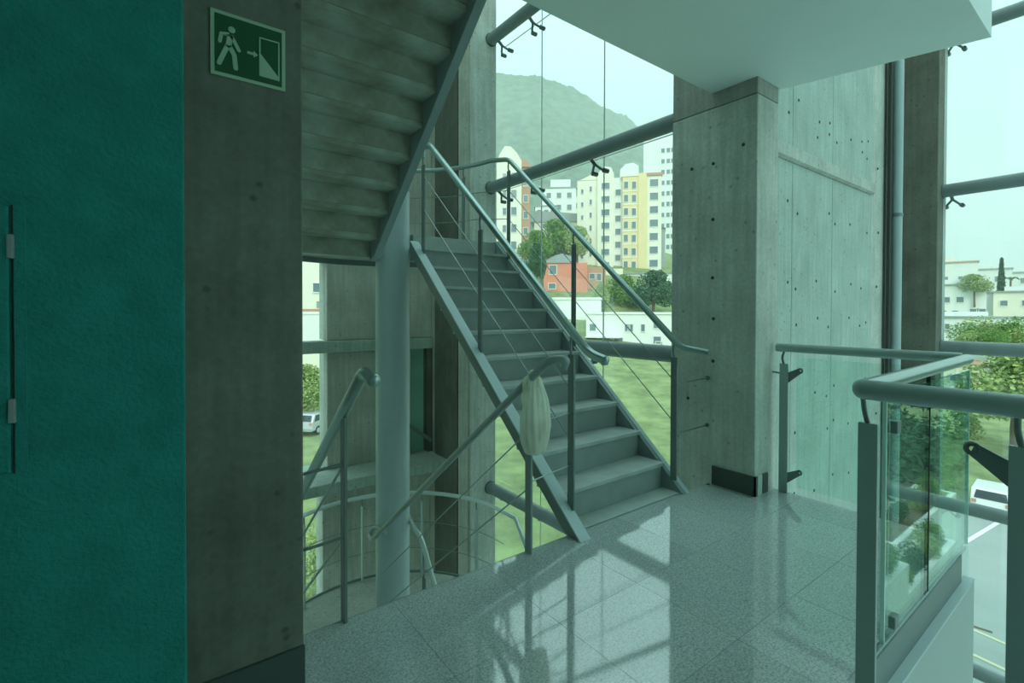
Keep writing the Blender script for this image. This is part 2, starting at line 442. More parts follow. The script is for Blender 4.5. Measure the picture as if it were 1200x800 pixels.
# far-right pillar and the pipe beside it
pd = empty('concrete_pillar', (7.68, 1.8, 0))
tag(pd, 'shaded dark concrete pillar beside the tall window beyond the atrium', 'pillar')
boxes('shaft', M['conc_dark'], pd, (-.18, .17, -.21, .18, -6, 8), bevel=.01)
boxes('edge_strip', M['conc_light'], pd, (.05, .171, -.215, -.2105, -6, 8))  # pale sheet paints the light on the end face of the shaft
pipe = empty('downpipe', (6.9, 1.82, 0)); tag(pipe, 'slim grey vertical pipe between pale wall and shaded pillar', 'pipe')
MB().tube([(0, 0, -6), (0, 0, 8)], .05, 14).build('pipe', M['steel_light'], pipe)
boxes('gap_shade_strip', M['joint'], pipe, (-.14, -.05, .03, .06, -6, 8))  # dark strip paints the shade in the gap beside the pipe
for z in (-2, .2, 2.4, 4.6):
    MB().tube([(0, 0, z), (0, 0, z+.04)], .056, 14).build('pipe_clip', M['steel'], pipe)

# column between stairs and window (far end of the glazing)
pc = empty('concrete_pillar', (3.45, 5.65, 0))
tag(pc, 'concrete pillar behind the stairs that holds the window tubes', 'pillar')
boxes('shaft', M['conc_col'], pc, (-.18, .19, -.45, .5, -8, 8), bevel=.01)
boxes('pilaster', M['conc_back'], pc, (-.21, -.181, -.40, -.2, -8, 8))
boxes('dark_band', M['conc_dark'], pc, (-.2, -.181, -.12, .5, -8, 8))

# round steel column between the flights
sc_ = empty('steel_column', (1.898, 4.45, 0)); tag(sc_, 'round pale grey steel column between the stair flights', 'column')
MB().tube([(0, 0, -6), (0, 0, 2.45)], .16, 40).build('shaft', M['steel_light'], sc_)
MB().tube([(0, 0, -1.848), (0, 0, -1.83)], .23, 24).build('base_plate', M['steel'], sc_)

# back wall of the stairwell: pier, beam, ledge, glazing
wb = struct(empty('wall_back', (0, 6.3, 0)))
boxes('pier', M['conc_back'], wb, (1.81, 2.95, 0, .35, -.71, .77), (1.81, 3.28, 0, .35, .93, 8), bevel=.008)
boxes('pier_foot', M['conc_back'], wb, (1.75, 2.0, 0, .3, -8, -.84), (2.0, 2.5, .05, .3, -8, -.84), (2.75, 3.28, .05, .3, -8, -.84), bevel=.01)
boxes('beam', M['conc_light'], wb, (.38, 3.28, -.06, .2, .775, .925), bevel=.01)
boxes('ledge', M['conc_light'], wb, (.38, 3.28, -.52, .35, -.84, -.71), bevel=.012)
boxes('brace', M['conc_dark'], wb, (3.2, 3.28, -.02, .2, -.71, .775))
MB().bar((2.6, -.03, -.05), (3.25, -.03, -.55), .06, .05).build('diagonal_bar', M['steel'], wb)  # thin steel bar slanting down across the panel
boxes('green_panel', M['green_panel'], wb, (2.95, 3.2, .1, .12, -.71, .775))
boxes('corner_pier', M['conc_back'], wb, (3.285, 3.9, -.13, .35, -8, 8))
boxes('green_backing', M['conc_mid'], wb, (2.94, 3.3, .3, .35, -.71, .775))
boxes('upper_wall', M['conc_mid'], wb, (.38, 1.81, .0, .3, 1.95, 8))
w3 = struct(empty('window_3', (0, 6.3, 0)))
boxes('pane', M['glass'], w3, (.4, 1.81, .14, .15, -8, -.85), (.4, 1.81, .14, .15, -.7, .775), (.4, 1.81, .14, .15, .925, 1.95))

# ------------------------------------------------------------------ tall windows: round tubes, point-fixed panes
def spider(parent, x, y, z, sgn=-1):
    m = MB()
    m.tube([(x+.03, y, z+.01), (x+.09, y, z-.035)], .018, 8)
    for s in (-1, 1):
        m.tube([(x+.085, y, z-.03), (x+.12, y+s*.055, z-.085), (x+.15, y+s*.075, z-.10)], .013, 8)
        m.tube([(x+.135, y+s*.075, z-.10), (x+.20, y+s*.075, z-.10)], .024, 12)
    m.build('spider_fitting', M['steel_dark'], parent)
def window(name, xt, xg, y0, y1, joints, zs, rad, pane_rows, skip=None):
    w = struct(empty(name))
    for z in zs:
        MB().tube([(xt, y0, z), (xt, y1, z)], rad, 20).build('tube', M['steel'], w)
        for yy in (y0+.01, y1-.01):
            MB().tube([(xt, yy-.01, z), (xt, yy+.01, z)], rad*1.15, 18).build('flange', M['steel_dark'], w)
    ed = [y0] + list(joints) + [y1+(.5 if name == 'window_1' else .1)]
    pm = {}
    for a, b in zip(ed[:-1], ed[1:]):
        for z0, z1 in pane_rows:
            k = (round(b-a, 3), round(z1-z0, 3))
            if k not in pm:
                pm[k] = MB().box(-.006, .006, .004, b-a-.004, .004, z1-z0-.004).mesh('pane', M['glass'])
            inst('pane', pm[k], w, (xg, a, z0))
    for yj in list(joints)+([5.07] if name == 'window_1' else [1.52]):
        for z in zs:
            if -1.5 < z < 5.5: spider(w, xt, yj, z-rad*.9)
    for yj in joints:
        boxes('pane_joint', M['joint_seal'], w, (xg-.0065, xg+.0065, yj-.0012, yj+.0052, -8, 8))
    for z0, z1 in [q for q in pane_rows if q[0] > 2]:
        boxes('pane_joint', M['joint_seal'], w, (xg-.0065, xg+.0065, y0, y1, z0-.0052, z0+.0012))
    return w
rows = [(-8, -2.87), (-2.87, -.97), (-.97, .95), (.95, 2.9), (2.9, 4.78), (4.78, 8)]
window('window_1', 3.55, 3.78, 2.39, 5.2, (3.455, 4.45), (4.79, 2.895, .945, -.985, -2.9), .072, rows)
rows2 = [(-6, -2.92), (-2.92, -1.02), (-1.02, .885), (.885, 2.79), (2.79, 4.69), (4.69, 8)]
window('window_2', 7.74, 8.0, -6, 1.6, (-5, -4, -3, -2, -.9, .35), (4.66, 2.775, .885, -1.01, -2.9), .078, rows2)

# ================================================================== STAIRS
RISE, GO = .19, .2165
def flight(root, x0, x1, y0, z0, n, rise, go, sgn, tm, rm):
    """n risers from (y0,z0); sgn +1 climbs away along +Y, -1 climbs towards -Y"""
    w = x1-x0
    tme = MB().hexa([(0, -.02*sgn, -.024), (w, -.02*sgn, -.024), (w, go*sgn, -.024), (0, go*sgn, -.024),
                     (0, -.02*sgn, 0), (w, -.02*sgn, 0), (w, go*sgn, 0), (0, go*sgn, 0)] if sgn > 0 else
                    [(0, go*sgn, -.035), (w, go*sgn, -.035), (w, .02, -.035), (0, .02, -.035),
                     (0, go*sgn, 0), (w, go*sgn, 0), (w, .02, 0), (0, .02, 0)]).mesh('tread', tm)
    rme = MB().box(0, w, -.004, .004, -rise, -.024 if sgn > 0 else -.034).mesh('riser', rm)
    for i in range(n):
        inst('tread', tme, root, (x0, y0+sgn*go*i, z0+rise*(i+1)))
        inst('riser', rme, root, (x0, y0+sgn*(go*i+.004), z0+rise*(i+1)))
def stringer(root, x0, x1, pts, m):
    """pts: side outline in (Y,Z), counter-clockwise seen from +X"""
    MB().prism(pts, 'X', x0, x1).build('stringer', m, root, .004)

# flight up from this landing
YU = .155
up = empty('stair_flight', (2.5, YE+YU, 0))
tag(up, 'grey steel stair flight rising from the landing, treads lit from above', 'stairs', 'steel stair flights')
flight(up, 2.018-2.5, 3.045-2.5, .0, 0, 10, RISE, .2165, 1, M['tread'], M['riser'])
s = RISE/.2165
def nose(y): return .19+s*(y-YU)   # nosing line relative to the landing edge
# left stringer stands proud of the treads, right one is level with them
stringer(up, 1.945-2.5, 2.018-2.5, [(-.25, .002), (-.128, .002), (1.99, s*1.99+.112), (1.96, s*1.96+.225)], M['steel_deep'])
MB().prism([(-.265, .002), (-.252, .001), (1.963, s*1.963+.226), (1.955, s*1.955+.237)], 'X', 1.94-2.5, 2.022-2.5).build('stringer_lit_top', M['steel_light'], up)  # pale strip paints the light on the stringer's top face
stringer(up, 3.04-2.5, 3.11-2.5, [(-.185, .002), (.05, .002), (2.16, s*2.16-.03), (2.16, s*2.16+.165)], M['steel'])
MB().prism([(-.19, .001), (-.178, .001), (2.16, s*2.16+.166), (2.16, s*2.16+.178)], 'X', 3.075-2.5, 3.114-2.5).build('stringer_lit_top', M['steel_light'], up)  # light on the right stringer's top edge, painted as a pale strip
boxes('foot_plate', M['tread'], up, (2.02-2.5, 3.04-2.5, -.15, -.01, .0005, .006))

# half-round landings
CX, CY = 1.845, 4.37
def half_round(z0, z1, a, b, y_start=4.2):
    poly = [(CX-a, y_start)] 
    poly = [(CX+a*math.cos(t), CY+b*math.sin(t)) for t in [math.pi*k/28 for k in range(29)]]
    poly += [(CX-.125, CY), (CX-.125, CY+.26), (CX+.23, CY+.26), (CX+.23, CY)]   # notch round the column
    return MB().prism(poly, 'Z', z0, z1)
ZM, ZL = 2.05, -1.85
land = tag(empty('half_landing', (CX, CY, ZM)), 'half-round steel landing at the top of the rising flight', 'landing')
o = half_round(-.16, 0, 1.24, 1.22); o.v = [(x-CX, y-CY, z) for x, y, z in o.v]; o.build('deck', M['tread'], land)
o = half_round(-.30, .02, 1.26, 1.24); o.v = [(x-CX, y-CY-.0, z) for x, y, z in o.v]
rimv = MB()
N = 28
for k in range(N):
    t0, t1 = math.pi*k/N, math.pi*(k+1)/N
    q = lambda t, a, b, z: (a*math.cos(t), b*math.sin(t), z)
    rimv.hexa([q(t0, 1.24, 1.22, -.22), q(t0, 1.26, 1.24, -.22), q(t1, 1.26, 1.24, -.22), q(t1, 1.24, 1.22, -.22),
               q(t0, 1.24, 1.22, .02), q(t0, 1.26, 1.24, .02), q(t1, 1.26, 1.24, .02), q(t1, 1.24, 1.22, .02)])
rim_mesh = rimv.mesh('rim', M['steel'])
inst('rim', rim_mesh, land)
for a, b in ((-1.22, -.125), (.23, 1.22)): boxes('landing_beam', M['steel'], land, (a, b, -.03, .06, -.25, -.161))
land2 = tag(empty('half_landing', (CX, CY, ZL)), 'lower half-round concrete landing seen past the edge of the floor', 'landing')
o = half_round(-.2, 0, 1.24, 1.22); o.v = [(x-CX, y-CY, z) for x, y, z in o.v]; o.build('deck', M['conc_mid'], land2)
inst('rim', rim_mesh, land2)

# flight overhead
ov = tag(empty('stair_flight', (1.1, 4.195, 1.778)), 'steel stair flight overhead showing its stained underside', 'stairs', 'steel stair flights')
R2, G2 = .174, .2046
flight(ov, .42-1.1, 1.575-1.1, 0, 0, 10, R2, G2, -1, M['underside'], M['underside'])
for a, b in ((1.575, 1.64), (.38, .42)):
    q = R2/G2
    stringer(ov, a-1.1, b-1.1, [(.01, -.035), (.01, .25), (-2.12, 2.02), (-2.12, 1.70), (-.08, -.01)][::-1], M['steel'])

# flight going down
dn = tag(empty('stair_flight', (1.15, YE, ZL)), 'grey steel stair flight going down below the landing', 'stairs', 'steel stair flights')
R3, G3 = 1.85/11, .2155
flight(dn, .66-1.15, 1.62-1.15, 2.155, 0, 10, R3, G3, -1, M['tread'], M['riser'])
for a, b in ((1.62, 1.66), (.62, .66)):
    stringer(dn, a-1.15, b-1.15, [(2.155, -.12), (2.155, .12), (.01, 1.84), (.01, 1.58)], M['steel'])

# ------------------------------------------------------------------ railings
def post(root, x, y, z0, z1, zr, w=.05, t=.014, m='steel_dark'):
    """flat post with a bent pin that carries the rail at zr"""
    p = boxes('post', M[m], root, (x-t/2, x+t/2, y-w/2, y+w/2, z0, z1), bevel=.002)
    MB().tube(fillet([(x, y, z1-.01), (x, y+.012, z1+(zr-z1)*.5), (x, y, zr)], .02), .008, 8).build('pin', M['steel'], p)
    return p
def cable(root, pts, r=.0045):
    MB().tube(pts, r, 6).build('cable', M['cable'], root)

# railing on the inner side of the rising flight
ri = tag(empty('stair_railing'), 'inner cable railing of the rising flight, nearest the round column', 'railing', 'stair railings')
X = 2.012
rail_pts = fillet([(X, 1.83, 1.035), (X, 1.95, 1.065), (X, 3.90, 2.775), (X, 4.05, 2.80), (X, 4.05, 2.70)], .06)
MB().tube(rail_pts, .026, 14).build('handrail', M['rail'], ri)
MB().sphere(rail_pts[0], .027).build('rail_end', M['rail'], ri)
def zi(y): return 1.065+(y-1.95)*.877
for y in (2.09, 3.08, 4.03):
    post(ri, X, y, nose(y-YE)+.03, zi(y)-(.14 if y < 4 else .26), zi(y)-.02 if y < 4 else 2.72)
for h in (.34, .64):
    cable(ri, [(X, 2.09, nose(.045)+.1+h), (X, 4.03, nose(4.03-YE)+.1+h)])

# railing on the window side, curling round the half landing
ro = tag(empty('stair_railing'), 'outer cable railing on the window side of the rising flight and upper landing', 'railing', 'stair railings')
X = 3.045
arc = [(CX+1.2*math.cos(t), CY-.15+1.32*math.sin(t), 2.96) for t in [math.pi*k/20 for k in range(21)]]
rail_pts = fillet([(X+.05, 1.86, 1.02), (X, 2.05, 1.05), (X, 4.12, 2.90), arc[1]], .07) + arc[2:]
MB().tube(rail_pts, .025, 14).build('handrail', M['rail'], ro)
def zo(y): return 1.05+(y-2.05)*.8937
for y in (2.10, 3.14, 4.12):
    post(ro, X, y, nose(y-YE)-.02, zo(y)-.12, zo(y)-.02)
for k in (3, 7, 11, 15):
    a = arc[k]; post(ro, a[0], a[1], ZM, 2.84, 2.95, m='steel')
for h in (.34, .64):
    cable(ro, [(X, 2.10, nose(.055)+.06+h), (X, 4.12, nose(4.12-YE)+.06+h)] + [(p[0], p[1], ZM+h-.05) for p in arc[2:]])
for z in (.42, .78):
    cable(ro, [(X, 2.09, z), (3.42, 2.06, z+.02)], .006)
    MB().tube([(3.405, 2.06, z+.02), (3.42, 2.06, z+.02)], .016, 10).build('anchor', M['steel_dark'], ro)

# railing on the right of the descending flight (the bag hangs on it)
rd = tag(empty('stair_railing'), 'right-hand railing of the descending flight, ending in a hooked loop', 'railing', 'stair railings')
X = 1.64
rail_pts = fillet([(1.725, 1.85, 1.015), (1.70, 1.80, 1.06), (X, 1.86, 1.055), (X, 2.0, .955), (X, 4.32, -.80), (1.66, 4.45, -.80), (1.70, 4.40, -.72), (1.72, 4.2, -.72)], .05)
MB().tube(rail_pts, .022, 14).build('handrail', M['rail_mid'], rd)
post(rd, X, 2.03, -.02, .80, .93, m='steel')
for h in (.33, .64):
    cable(rd, [(X, 2.03, h+.02), (X, 4.1, h-1.66)])
    cable(rd, [(X, 2.03, h+.05), (2.012, 2.09, h+.06)])
# railing on the left of the descending flight
rl = tag(empty('stair_railing'), 'left-hand railing of the descending flight, beside the dark pillar', 'railing', 'stair railings')
X = .655
rail_pts = fillet([(X, 1.71, 1.05), (X, 1.80, 1.075), (X, 4.2, -.82)], .07)
MB().tube(rail_pts, .025, 14).build('handrail', M['rail'], rl)
MB().sphere(rail_pts[0], .026).build('rail_end', M['rail'], rl)
post(rl, X, 2.045, -.05, .86, .90)
for h in (.35, .66):
    cable(rl, [(X, 2.045, h), (.30, 2.12, h-.05)], .007)
    cable(rl, [(X, 2.045, h), (X, 4.1, h-1.68)], .006)

# guard of the lower half landing and the rails of the flight below it
rg = tag(empty('landing_railing'), 'curved pale metal railing around the lower half landing', 'railing')
ZR = -.86
arc = [(CX+1.22*math.cos(t), CY-.15+1.32*math.sin(t), ZR) for t in [math.pi*k/28 for k in range(29)]]
MB().tube(fillet([(3.05, 2.3, -2.45), (3.06, 3.75, -1.18), (3.065, 4.02, ZR)], .08) + arc[1:], .022, 14).build('handrail', M['rail_pale'], rg)
MB().tube(fillet([(1.98, 2.4, -2.4), (1.98, 3.75, -1.08), (1.98, 4.0, -.76), (2.02, 4.30, -.74), (2.09, 4.55, -.74)], .09), .022, 14).build('inner_handrail', M['rail_pale'], rg)
for k in (3, 8, 13, 18, 23):
    a = arc[k]; post(rg, a[0], a[1], ZL, ZR-.1, ZR-.01, m='steel_light')
post(rg, 1.98, 3.78, -2.2, -1.2, -1.08, m='steel'); post(rg, 1.98, 3.95, -2.0, -1.1, -.8, m='steel_dark')
for h in (.33, .64):
    cable(rg, [(p[0], p[1], ZL+h) for p in arc])

# ------------------------------------------------------------------ plastic bag
bag = tag(empty('plastic_bag', (1.665, 2.0, .53)), 'thin white carrier bag knotted to the railing of the descending flight', 'bag')
m = MB(); NU, NV = 84, 30; vs = []
def bag_r(t):
    for (p, q), (c, d) in zip(BP[:-1], BP[1:]):
        if t <= c: return q+(d-q)*(t-p)/(c-p)
    return BP[-1][1]
BP = [(0, .012), (.02, .05), (.07, .068), (.2, .082), (.38, .092), (.6, .088), (.8, .074), (.92, .06), (1, .05)]
for j in range(NV):
    t = j/(NV-1); z = .385*t; rr = bag_r(t)
    for i in range(NU):
        a = 2*math.pi*i/NU
        w_ = .03+.11*t
        pl_ = 1+w_*(.7*math.sin(a*9+1.5*math.sin(t*2.2))+.6*math.sin(a*15+1.3+t)) + .05*math.sin(a*3+t*6)
        rip = .018*noise.noise(Vector((math.cos(a)*2.2, math.sin(a)*2.2, t*5)))
        vs.append(((rr*pl_+rip)*math.cos(a)-.010*t, (rr*pl_+rip)*.62*math.sin(a), z+(.022*math.sin(a*5+1)*t**6)))
m.add(vs, [(j*NU+i, j*NU+(i+1) % NU, (j+1)*NU+(i+1) % NU, (j+1)*NU+i) for j in range(NV-1) for i in range(NU)], True)
m.add(vs[:NU], [tuple(range(NU))[::-1]], True)
m.build('sack', M['bag'], bag)
for dx, hh in ((-.052, .425), (-.018, .455), (.022, .42)):
    MB().tube(fillet([(dx, 0, .33), (dx+.004, .01, hh), (dx-.014, .022, hh-.02), (dx-.01, .02, .33)], .02), [.011]*16, 8).build('handle', M['bag'], bag)
MB().sphere((.008, -.006, .115), .056, .036, .075).build('contents', M['filling'], bag)

# ------------------------------------------------------------------ glass balustrades beside the atrium
def clamp_arm(root, x, y, z, sgn):
    m = MB()
    m.prism([(y, z-.045), (y+sgn*.085, z+.03), (y+sgn*.07, z+.065), (y, z+.03)] if sgn > 0 else [(y, z+.03), (y+sgn*.07, z+.065), (y+sgn*.085, z+.03), (y, z-.045)], 'X', x-.005, x+.005)
    c = Vector((x, y+sgn*.078, z+.048))
    pts = [c+Vector((0, .014*math.cos(a), .014*math.sin(a))) for a in [2*math.pi*k/18 for k in range(19)]]
    m.tube(pts, .0075, 6)
    return m.build('clamp_arm', M['steel_dark'], root)
ZG = 1.045
ga = tag(empty('glass_balustrade', (3.675, 1.62, 0)), 'far glass balustrade with dark flat rail beside the pale concrete wall', 'balustrade')
MB().tube([(0, .05, ZG), (0, -.955, ZG)], .03, 16).build('handrail', M['rail_dark'], ga)
p = boxes('post', M['post'], ga, (-.008, .008, -.03, .03, 0, .93), bevel=.002)
MB().tube(fillet([(0, .0, .92), (0, .015, .97), (0, -.002, 1.03)], .02), .009, 8).build('pin', M['steel_dark'], p)
clamp_arm(ga, .0, -.03, .84, -1); clamp_arm(ga, 0, -.03, .12, -1)
boxes('pane', M['glass_rail'], ga, (-.006, .006, -.93, -.09, .06, .98))
MB().bar((-.0, .02, .86), (.0, .3, .88), .012, .012, (0, 0, 1)).build('wall_tie', M['steel'], ga)

gc = tag(empty('glass_balustrade', (2.0, .6, 0)), 'corner glass balustrade under the bright return rail at the white slab edge', 'balustrade')
MB().tube([(-.07, .0, ZG), (1.60, .03, ZG)], .028, 18).build('handrail', M['rail'], gc)
boxes('pane', M['glass_rail'], gc, (.305, .895, .032, .044, .0, .98))
boxes('pane', M['glass_rail'], gc, (.905, 1.68, .032, .044, .0, .98))
boxes('pane_joint', M['black'], gc, (.896, .904, .030, .046, -.02, 1.02))
for x, z in ((.42, .84), (.42, .05), (1.64, .84)):
    boxes('glass_clip', M['steel_dark'], gc, (x-.03, x+.02, .02, .054, z-.025, z+.025), bevel=.003)
boxes('shoe_channel', M['steel_dark'], gc, (.0, 1.5, .022, .029, -.15, -.004))
boxes('shoe_lip', M['steel_light'], gc, (.0, 1.53, .028, .031, -.012, .004))
boxes('ledge', M['steel_light'], gc, (.0, 1.6, -.013, .029, -.165, -.15))
for x in (.296, 1.681): boxes('glass_edge', M['glass_edge'], gc, (x, x+.008, .031, .045, -.0, .98))

gb = tag(empty('glass_balustrade', (1.93, .585, 0)), 'near balustrade with thick dark rail and clamp plate in front of the atrium', 'balustrade')
MB().tube(fillet([(-.028, .0, ZG+.0), (-.03, -.04, ZG), (-.03, -1.8, ZG)], .02), .033, 18).build('handrail', M['rail_dark'], gb)
MB().sphere((-.028, .0, ZG), .033, .033, .033).build('rail_end', M['rail_dark'], gb)
for yy in (-.005, -.365):
    p = boxes('post', M['post'], gb, (-.008, .008, yy-.028, yy+.028, 0, .93), bevel=.002)
    MB().tube(fillet([(-.0, yy+.0, .92), (0, yy+.012, .97), (-.03, yy+.008, 1.03)], .02), .008, 8).build('pin', M['steel_dark'], p)
clamp_arm(gb, -.0, -.34, .855, 1)
boxes('pane', M['glass_rail'], gb, (-.036, -.028, -1.2, -.41, .06, .98))
# fascia of the slab under the corner balustrade belongs to the floor
boxes('fascia', M['fascia'], floor, (1.95, 3.6, .588, .629, -.9, -.166))

# ================================================================== OUTSIDE
M['grass'] = mat('lawn', (.235, .29, .12), rough=.9, noise_amt=.4, scale=.5)
M['road'] = mat('pale_asphalt', (.32, .36, .34), rough=.85, noise_amt=.08, scale=.5)
M['line_y'] = mat('yellow_road_paint', (.62, .58, .38), rough=.8)
M['line_w'] = mat('white_road_paint', (.8, .82, .8), rough=.8)
M['white'] = mat('white_render', (.80, .82, .80), rough=.8, noise_amt=.05, scale=.6)
M['cream'] = mat('cream_render', (.82, .80, .67), rough=.8, noise_amt=.05, scale=.4)
M['yellow'] = mat('yellow_render', (.80, .66, .36), rough=.8, noise_amt=.05, scale=.4)
M['orange'] = mat('salmon_orange_render', (.70, .26, .17), rough=.8, noise_amt=.08, scale=.4)
M['terra'] = mat('terracotta_roof', (.50, .30, .20), rough=.85)
M['pane_far'] = mat('distant_window_pane', (.16, .22, .24), rough=.15)
M['frame_far'] = mat('distant_window_frame', (.72, .74, .72), rough=.6)
M['greyroof'] = mat('grey_roof', (.32, .36, .36), rough=.85)
M['hill'] = mat('wooded_hillside', (.075, .15, .075), rough=1, noise_amt=.8, scale=.09, bump=1.0, bscale=.12)
M['leaf'] = mat('leaf_green', (.15, .30, .055), rough=.7, noise_amt=.35, scale=.8)
M['leaf_light'] = mat('light_leaf_green', (.34, .44, .16), rough=.7, noise_amt=.3, scale=.8)
M['leaf_dark'] = mat('dark_leaf_green', (.05, .15, .075), rough=.7, noise_amt=.3, scale=.8)
M['bark'] = mat('bark', (.16, .12, .08), rough=.9)
M['carwhite'] = mat('white_car_paint', (.82, .84, .84), rough=.25, coat=.5)
M['carglass'] = mat('car_window', (.03, .045, .05), rough=.08)
M['tyre'] = mat('tyre_rubber', (.02, .02, .02), rough=.8)

def ground_z(p):
    d = (Vector((p[0], p[1], 0))-Vector((0, 0, 0))).dot(Vector((fwd.x, fwd.y, 0)).normalized())
    r = math.hypot(p[0], p[1])
    az = math.degrees(math.atan2(p[0], p[1]))       # from +Y towards +X
    # left of the right-hand pillar the land climbs to the hill; to the right it stays low
    k = min(1, max(0, (66-az)/12))
    prof = [(0, -8.2), (42, -8.2), (75, -4.3), (100, 5.5), (120, 13), (170, 24), (260, 34), (2000, 40)]
    prof2 = [(0, -8.2), (60, -8.2), (100, -5), (200, 0), (500, 6), (2000, 8)]
    def ev(P, d):
        for (a, b), (c, e) in zip(P[:-1], P[1:]):
            if d <= c: return b+(e-b)*max(0, d-a)/(c-a)
        return P[-1][1]
    return k*ev(prof, d if d > 0 else 0)+(1-k)*ev(prof2, r*.72)
g = MB(); AZ = [R(-30+2.5*i) for i in range(57)]; DS = [9, 12, 16, 22, 30, 38, 46, 56, 66, 76, 88, 100, 115, 130, 160, 200, 260, 340, 450, 600, 900]
vs = []
for d in DS:
    for a in AZ:
        x, y = d*math.sin(a)*1.2, d*math.cos(a)*1.2
        vs.append((x, y, ground_z((x, y))))
n = len(AZ)
g.add(vs, [(j*n+i, j*n+i+1, (j+1)*n+i+1, (j+1)*n+i) for j in range(len(DS)-1) for i in range(n-1)][::1], True)
gr = g.build('ground', M['grass']); struct(gr)

# wooded hill: ridge profile against the sky
ridge = [(-5, .30), (10, .40), (20, .46), (30, .485), (35.4, .487), (40, .475), (44, .455), (48, .415), (52, .37), (54.5, .335), (57, .28), (62, .16), (70, .06), (80, .02)]
def ridge_at(a):
    for (p, q), (r_, s_) in zip(ridge[:-1], ridge[1:]):
        if a <= r_: return q+(s_-q)*(a-p)/(r_-p)
    return ridge[-1][1]
h = MB(); AZ2 = [-4+.25*i for i in range(336)]; ND = 60
vs = []
for j in range(ND):
    t = j/(ND-1)
    for a in AZ2:
        d = 210+430*t                                  # forward distance
        ca = math.cos(R(a)-YAW)
        rr = d/max(ca, .3)
        x, y = rr*math.sin(R(a)), rr*math.cos(R(a))
        top = 1.3+ridge_at(a)*d*1.0
        w = (3*t*t-2*t**3)
        base = 28 if a < 60 else 10
        nz = noise.noise(Vector((x*.02, y*.02, 0)))*9*t + noise.noise(Vector((x*.09, y*.09, 3)))*3.4 + abs(noise.noise(Vector((x*.22, y*.22, 9))))*5.0
        vs.append((x, y, base*(1-w)+top*w*1.0+nz-4*(1-t)))
n = len(AZ2)
h.add(vs, [(j*n+i, j*n+i+1, (j+1)*n+i+1, (j+1)*n+i) for j in range(ND-1) for i in range(n-1)], True)
hill = h.build('hill', M['hill']); struct(hill)

# ---- buildings
win_mesh = {}
def far_window(parent, x, z, w, hh, y=0.0):
    k = (round(w, 2), round(hh, 2))
    if k not in win_mesh:
        fm = MB()
        fm.box(-w/2-.12, -w/2, -.12, .05, -.12, hh+.12).box(w/2, w/2+.12, -.12, .05, -.12, hh+.12)
        fm.box(-w/2, w/2, -.12, .05, hh, hh+.12).box(-w/2, w/2, -.16, .05, -.14, 0)
        win_mesh[k] = (fm.mesh('window', M['frame_far']), MB().box(-w/2, w/2, -.03, .05, 0, hh).mesh('pane', M['pane_far']))
    f = inst('window', win_mesh[k][0], parent, (x, y, z))
    inst('pane', win_mesh[k][1], f)
def building(name, label, pxc, ybase, d, yaw=0.0, cat='building', group=None):
    """root at the foot of the facade centre; local -Y faces the camera, X to the right"""
    c = at(pxc, ybase, d)
    az = math.atan2(c.x, c.y)
    o = empty(name, c, -az+R(yaw))
    return tag(o, label, cat, group)
def W(px_w, d): return px_w/FPX*d

# cream tower on the left of the big window
b = building('apartment_tower', 'cream apartment tower with stepped gable left of the yellow block', 600, 320, 112)
u = W(1, 112)
boxes('wall', M['cream'], b, (-18*u, 11*u, 0, 9, -8, 131*u), bevel=.05)
boxes('wing', M['terra'], b, (11*u, 21*u, 1, 10, -8, 125*u))
MB().prism([(-18*u, 131*u), (11*u, 131*u), (5*u, 141*u), (-2*u, 148*u), (-9*u, 148*u), (-14*u, 140*u)], 'Y', .0, 9).build('gable', M['cream'], b)
MB().prism([(9*u, 125*u), (24*u, 125*u), (20*u, 130*u), (11*u, 137*u)], 'Y', .5, 10).build('roof', M['terra'], b)
for k in range(6):
    far_window(b, 2*u, (8+20*k)*u, 6*u, 9*u); far_window(b, -9*u, (8+20*k)*u, 4*u, 8*u)
    far_window(b, 16*u, (8+19*k)*u, 5*u, 8*u, 1.0)

# white hillside houses between the towers
for (pc_, yb, d, w_, h_, lab) in ((655, 252, 150, 40, 42, 'white stepped hillside house under the window tube'), (668, 250, 165, 22, 26, 'small white house behind the stepped hillside house'), (640, 272, 138, 26, 40, 'white and grey flats half hidden by the handrail')):
    b = building('hillside_house', lab, pc_, yb, d)
    u = W(1, d)
    boxes('wall', M['white'], b, (-w_/2*u, w_/2*u, 0, 8, -5, h_*u*.75), (-w_/4*u, w_/3*u, .5, 8, h_*u*.75, h_*u))
    boxes('roof', M['greyroof'], b, (-w_/2*u-.3, w_/2*u+.3, -.3, 8, h_*u*.75, h_*u*.75+.3))
    for i in (-1, 0, 1):
        for k in (0, 1): far_window(b, i*w_*.3*u, (6+14*k)*u, 5*u, 6*u)
b = building('dark_roof_house', 'low house with a broad dark roof below the white hillside houses', 652, 268, 130, cat='house')
u = W(1, 130); boxes('wall', M['cream'], b, (-26*u, 26*u, 0, 8, -6, 8*u))
MB().prism([(-30*u, 8*u), (30*u, 8*u), (26*u, 17*u), (-24*u, 21*u)], 'Y', -.5, 8).build('roof', M['greyroof'], b)
for i in (-14, 0, 14): far_window(b, i*u, 1*u, 5*u, 5*u)

